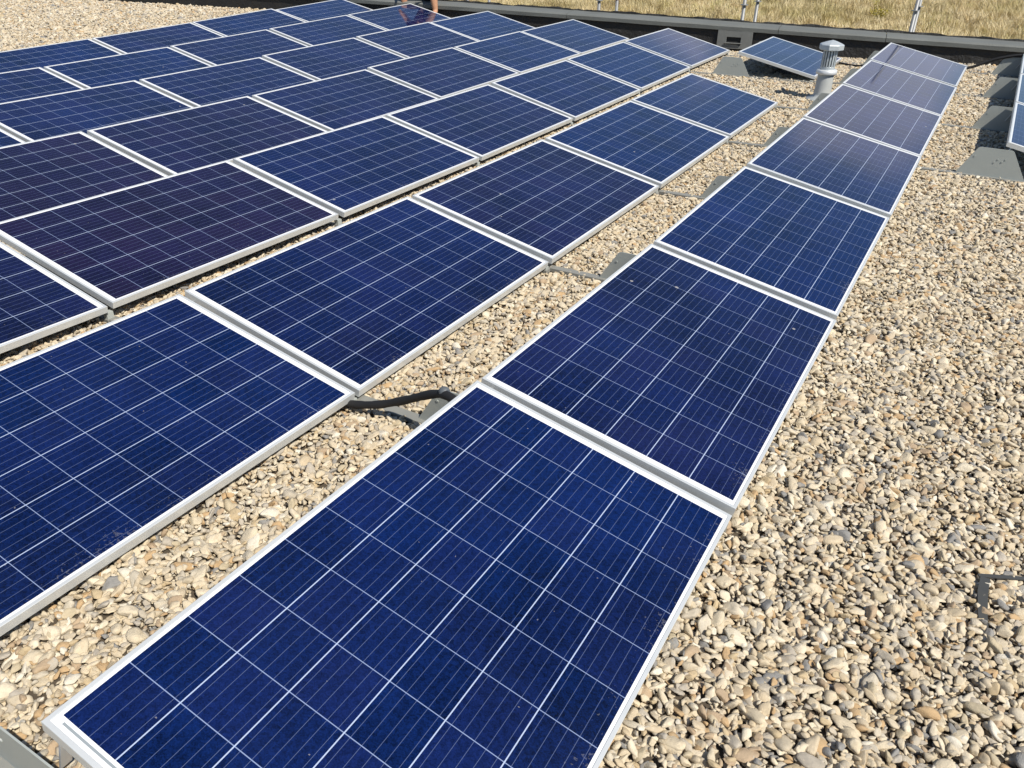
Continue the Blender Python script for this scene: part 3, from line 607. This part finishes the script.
def ribbon(bm, pts, w, t=.002):
    P = [Vector(p) for p in pts]; rings = []
    for i, p in enumerate(P):
        d = (P[min(i+1, len(P)-1)]-P[max(i-1, 0)]).normalized(); s = d.cross(Vector((0, 0, 1))).normalized()
        rings.append([bm.verts.new(p+s*a*w[i]+Vector((0, 0, b*t))) for a, b in ((-.5, -1), (.5, -1), (.5, 1), (-.5, 1))])
    for a, b in zip(rings, rings[1:]):
        for k in range(4): bm.faces.new((a[k], a[(k+1) % 4], b[(k+1) % 4], b[k]))
    bm.faces.new(rings[0][::-1]); bm.faces.new(rings[-1])
ribbon(bm, [(.378, 2.235, zz+.030), (.374, 2.16, zz+.034), (.380, 2.08, zz+.026), (.392, 2.0, zz+.016), (.400, 1.93, zz-.004)], [.026, .028, .025, .022, .016])
ribbon(bm, [(.36, 2.236, zz+.030), (.43, 2.27, zz+.030), (.52, 2.32, zz+.022), (.62, 2.37, zz-.006)], [.014, .014, .014, .014])
tag(link('bent_strip', bm_mesh('bent_strip', bm), mat_grey('dull_strip', (.030, .031, .031), (.075, .076, .072))), 'bent dark grey strip half buried in the gravel near the right edge', 'strip')

# ------------------------------------------------------------------ scaffold standards outside the parapet
def pole(x, y, lab, red=False):
    z = float(fz(x, y)); o = empty('scaffold_pole', Matrix.Translation((x, y, z))); hgt = (4.66 if y < par_y(x)+.8 else 4.3) if x > -2 else (4.4 if x > -5 else 4.1)
    bm = bmesh.new(); revolve(bm, [(.0265, 0), (.0265, hgt)], 20); link('tube', bm_mesh('tube', bm, True), M_POLE, o)
    bm = bmesh.new(); revolve(bm, [(.075, 0), (.075, .008), (.03, .01), (.03, .25)], 16); link('base_jack', bm_mesh('base_jack', bm), M_POLE, o)
    for hz in (1., 2., 4.):
        bm = bmesh.new(); revolve(bm, [(.0266, hz), (.06, hz+.001), (.06, hz+.009), (.0266, hz+.01)], 16, False, False); link('rosette', bm_mesh('rosette', bm), M_POLE, o)
    if red:
        bm = bmesh.new(); revolve(bm, [(.0285, 3.6+.36), (.0285, 3.6+.62)], 20); link('red_sleeve', bm_mesh('red_sleeve', bm, True), M_RED, o)
    tag(o, lab, 'scaffold pole', 'scaffold poles outside the parapet')
for x, w_ in ((-1.30, 'beyond the row beside the wide gravel strip'), (-3.74, 'above the parapet scupper'), (-6.09, 'above the third long row from the right'), (-8.5, 'right of the seated person')):
    pole(x, par_y(x)+.50, 'inner grey scaffold pole '+w_)
    pole(x+(-.03 if x > -2 else .02), par_y(x)+1.2, 'scaffold pole with red sleeve above the third long row' if w_.startswith('above the third') else 'outer grey scaffold pole just behind the one '+w_, w_.startswith('above the third'))

# ------------------------------------------------------------------ weeds on the field
def weed(x, y, h, mat, mat2, lab, seed):
    r = random.Random(seed); z = float(fz(x, y)); o = empty('weed_plant', Matrix.Translation((x, y, z)))
    bm = bmesh.new(); V = []
    tops = []
    for _ in range(9):
        a = r.uniform(0, 6.28); tip = Vector((math.cos(a)*h*r.uniform(.1, .45), math.sin(a)*h*r.uniform(.1, .45), h*r.uniform(.6, 1))); tops.append(tip)
        tube(bm, spline([(0, 0, 0), tip*.5+Vector((0, 0, .08*h)), tip], 3), .008, 5)
    link('stems', bm_mesh('stems', bm), mat2, o)
    bm = bmesh.new()
    for tip in tops:
        for _ in range(45):
            t = r.uniform(.3, 1.05); p = tip*t+Vector((r.gauss(0, .06), r.gauss(0, .06), r.gauss(0, .05)))*h; d = Vector((r.gauss(0, 1), r.gauss(0, 1), r.gauss(.4, .6))).normalized(); s = d.cross(Vector((r.gauss(0, 1), r.gauss(0, 1), 1))).normalized(); l = r.uniform(.06, .13)*h
            bm.faces.new([bm.verts.new(v) for v in (p, p+d*l*.5+s*l*.25, p+d*l, p+d*l*.5-s*l*.25)])
    link('leaves', bm_mesh('leaves', bm), mat, o); tag(o, lab, 'weed')
weed(-11.2, 57.6, 1.7, M_LEAF, M_LEAF, 'tall green weed in the dry grass above the vent pipe', 1)
weed(-6.75, 52.6, 1.1, mat_plain('weed_yellow', (.34, .27, .03), .7, 0, .3, 5), M_LEAF, 'small yellow-green weed in the dry grass left of the thick scaffold pole', 2)
weed(-28.5, 52, .9, M_LEAF2, M_LEAF2, 'rust-brown dock weed in the dry grass beyond the outer rows', 3)
weed(-1.0, 70, 1.0, M_LEAF2, M_LEAF2, 'rust-brown weed at the top right of the dry grass', 4)

# ------------------------------------------------------------------ people by the parapet
def skin_obj(name, chains, mat, parent, level=2, root=0):
    """chains: lists of (key, pos, radius); equal keys are the same joint"""
    keys, V, Rr, E = {}, [], [], []
    for ch in chains:
        prev = None
        for key, pos, rad in ch:
            if key not in keys: keys[key] = len(V); V.append(pos); Rr.append(rad)
            if prev is not None: E.append((prev, keys[key]))
            prev = keys[key]
    me = D.meshes.new(name); me.from_pydata([tuple(v) for v in V], E, []); o = link(name, me, mat, parent)
    md = o.modifiers.new('skin', 'SKIN'); md.use_smooth_shade = True
    if not me.skin_vertices: 
        bm = bmesh.new(); bm.from_mesh(me); bm.verts.layers.skin.verify(); bm.to_mesh(me); bm.free()
    sv = me.skin_vertices[0].data
    for i, r_ in enumerate(Rr):
        sv[i].radius = (r_, r_) if not isinstance(r_, tuple) else r_; sv[i].use_root = (i == root)
    sb = o.modifiers.new('sub', 'SUBSURF'); sb.levels = level; sb.render_levels = level
    return o
def hand_chains(pref, wrist, d, side):
    wrist, d, side = Vector(wrist), Vector(d).normalized(), Vector(side).normalized(); dn = Vector((0, 0, -1)); out = []
    palm = wrist+d*.055; out.append([(pref+'wr', wrist, .027), (pref+'palm', palm, (.034, .022))])
    for i, (o_, l) in enumerate(((-.027, .066), (-.009, .078), (.009, .073), (.027, .056))):
        b = palm+side*o_+d*.03
        out.append([(pref+'palm', palm, .03), (pref+'k%d' % i, b, .0095), (pref+'m%d' % i, b+d*l*.5+dn*.008, .0085), (pref+'t%d' % i, b+d*l+dn*.03, .0075)])
    t = wrist+d*.02+side*-.034
    out.append([(pref+'wr', wrist, .027), (pref+'th0', t, .011), (pref+'th1', t+d*.03+side*-.02, .010), (pref+'th2', t+d*.055+side*-.024+dn*.012, .008)])
    return out
def head_parts(o, c, face, hair):
    """a face on the head: eyes, nose, mouth, ears; hair as a cap"""
    c, f = Vector(c), Vector(face).normalized(); s = f.cross(Vector((0, 0, 1))).normalized(); M = Matrix((s, f, Vector((0, 0, 1)))).transposed().to_4x4()
    bm = bmesh.new(); bmesh.ops.create_uvsphere(bm, u_segments=20, v_segments=14, radius=1)
    for v in list(bm.verts):
        if v.co.z < -.15+.55*max(0, v.co.y): v.co.z = -.15+.55*max(0, v.co.y)
    bm.transform(Matrix.Translation(c+Vector((0, 0, .02))-f*.008) @ M @ Matrix.Diagonal((.083, .102, .113, 1))); link('hair', bm_mesh('hair', bm, True), hair, o)
    for k in (-1, 1):
        bm = bmesh.new(); bmesh.ops.create_uvsphere(bm, u_segments=10, v_segments=8, radius=.012, matrix=Matrix.Translation(c+f*.088+s*k*.032+Vector((0, 0, -.002)))); link('eye', bm_mesh('eye', bm, True), M_HAIR, o)
def seated(o):
    z0 = .115; o.location.x = -.0
    hip = Vector((-9.10, 12.66, z0+.335)); P = {'pel': hip, 'sp': hip+Vector((.02, -.06, .2)), 'ch': hip+Vector((.03, -.12, .38)), 'nk': hip+Vector((.04, -.17, .54)), 'hd': hip+Vector((.05, -.22, .64)), 'ht': hip+Vector((.05, -.22, .76))}
    ch = [[('pel', P['pel'], .14), ('sp', P['sp'], .125), ('ch', P['ch'], .135), ('nk', P['nk'], .058), ('hd', P['hd'], (.078, .092)), ('ht', P['ht'], (.066, .078))]]
    nose = P['hd']+Vector((.0, -.105, .03)); ch.append([('hd', P['hd'], .08), ('no', nose, .012)])
    for s, knee, ank, toe in ((-1, (-9.43, 12.33, z0+.46), (-9.44, 12.36, z0+.085), (-9.46, 12.22, z0+.035)), (1, (-8.80, 12.32, z0+.46), (-8.745, 12.33, z0+.085), (-8.70, 12.17, z0+.035))):
        hj = hip+Vector((s*.10, -.03, -.01)); kn, an, to = Vector(knee), Vector(ank), Vector(toe); n_ = 'l' if s < 0 else 'r'
        ch.append([('pel', P['pel'], .14), (n_+'hj', hj, .095), (n_+'th', hj.lerp(kn, .5), .082), (n_+'kn', kn, .06), (n_+'cf', kn.lerp(an, .35)+Vector((0, .015, 0)), .074), (n_+'an', an, .048), (n_+'to', to, (.042, .028))])
        sh = P['ch']+Vector((s*.18, 0, .07)); el = Vector((s*.30-9.08, 12.40, z0+.62)); wr = kn+Vector((-s*.05, -.03, .10))
        ch.append([('ch', P['ch'], .135), (n_+'sh', sh, .062), (n_+'ua', sh.lerp(el, .5), .05), (n_+'el', el, .041), (n_+'fa', el.lerp(wr, .4), .039), (n_+'wr', wr, .027)])
        ch += hand_chains(n_, wr, (-s*.4, -.8, -.45), (1, -.3, 0))
    body = skin_obj('body', ch, M_SKIN, o)
    sh = [[('a', P['pel']+Vector((0, 0, .03)), .155), ('b', P['sp'], .142), ('c', P['ch'], .150), ('d', P['nk']-Vector((0, -.01, .05)), .075)]]
    for s in (-1, 1):
        q = P['ch']+Vector((s*.18, 0, .07)); el = Vector((s*.30-9.08, 12.40, z0+.62)); sh.append([('c', P['ch'], .150), ('s%d' % s, q, .076), ('u%d' % s, q.lerp(el, .55), .066)])
    skin_obj('shirt', sh, M_SHIRT, o)
    sh = [[('a', P['pel']-Vector((0, 0, .01)), .158), ('b', P['pel']+Vector((.01, -.02, .08)), .15)]]
    for s, knee in ((-1, (-9.43, 12.33, z0+.46)), (1, (-8.80, 12.32, z0+.46))):
        hj = hip+Vector((s*.10, -.03, -.01)); kn = Vector(knee); sh.append([('a', P['pel']-Vector((0, 0, .01)), .158), ('h%d' % s, hj, .112), ('m%d' % s, hj.lerp(kn, .5), .105), ('e%d' % s, hj.lerp(kn, .86), .092)])
    skin_obj('shorts', sh, M_SHORTS, o)
    for s, an, to in ((-1, (-9.44, 12.36, z0+.05), (-9.46, 12.20, z0+.03)), (1, (-8.745, 12.33, z0+.05), (-8.70, 12.15, z0+.03))):
        a, t = Vector(an), Vector(to); skin_obj('shoe', [[('h', a+(a-t)*.25-Vector((0, 0, .012)), (.042, .036)), ('a', a, (.044, .05)), ('b', a.lerp(t, .6)-Vector((0, 0, .004)), (.046, .034)), ('t', t, (.04, .024))]], M_SHOE, o)
    head_parts(o, P['hd']+Vector((0, 0, .05)), (.05, -1, -.2), M_HAIR)
per = empty('person', Matrix.Translation((-.13, -.018, 0))); seated(per)
tag(per, 'person in dark shorts and maroon shirt sitting on the parapet with bare legs', 'person')
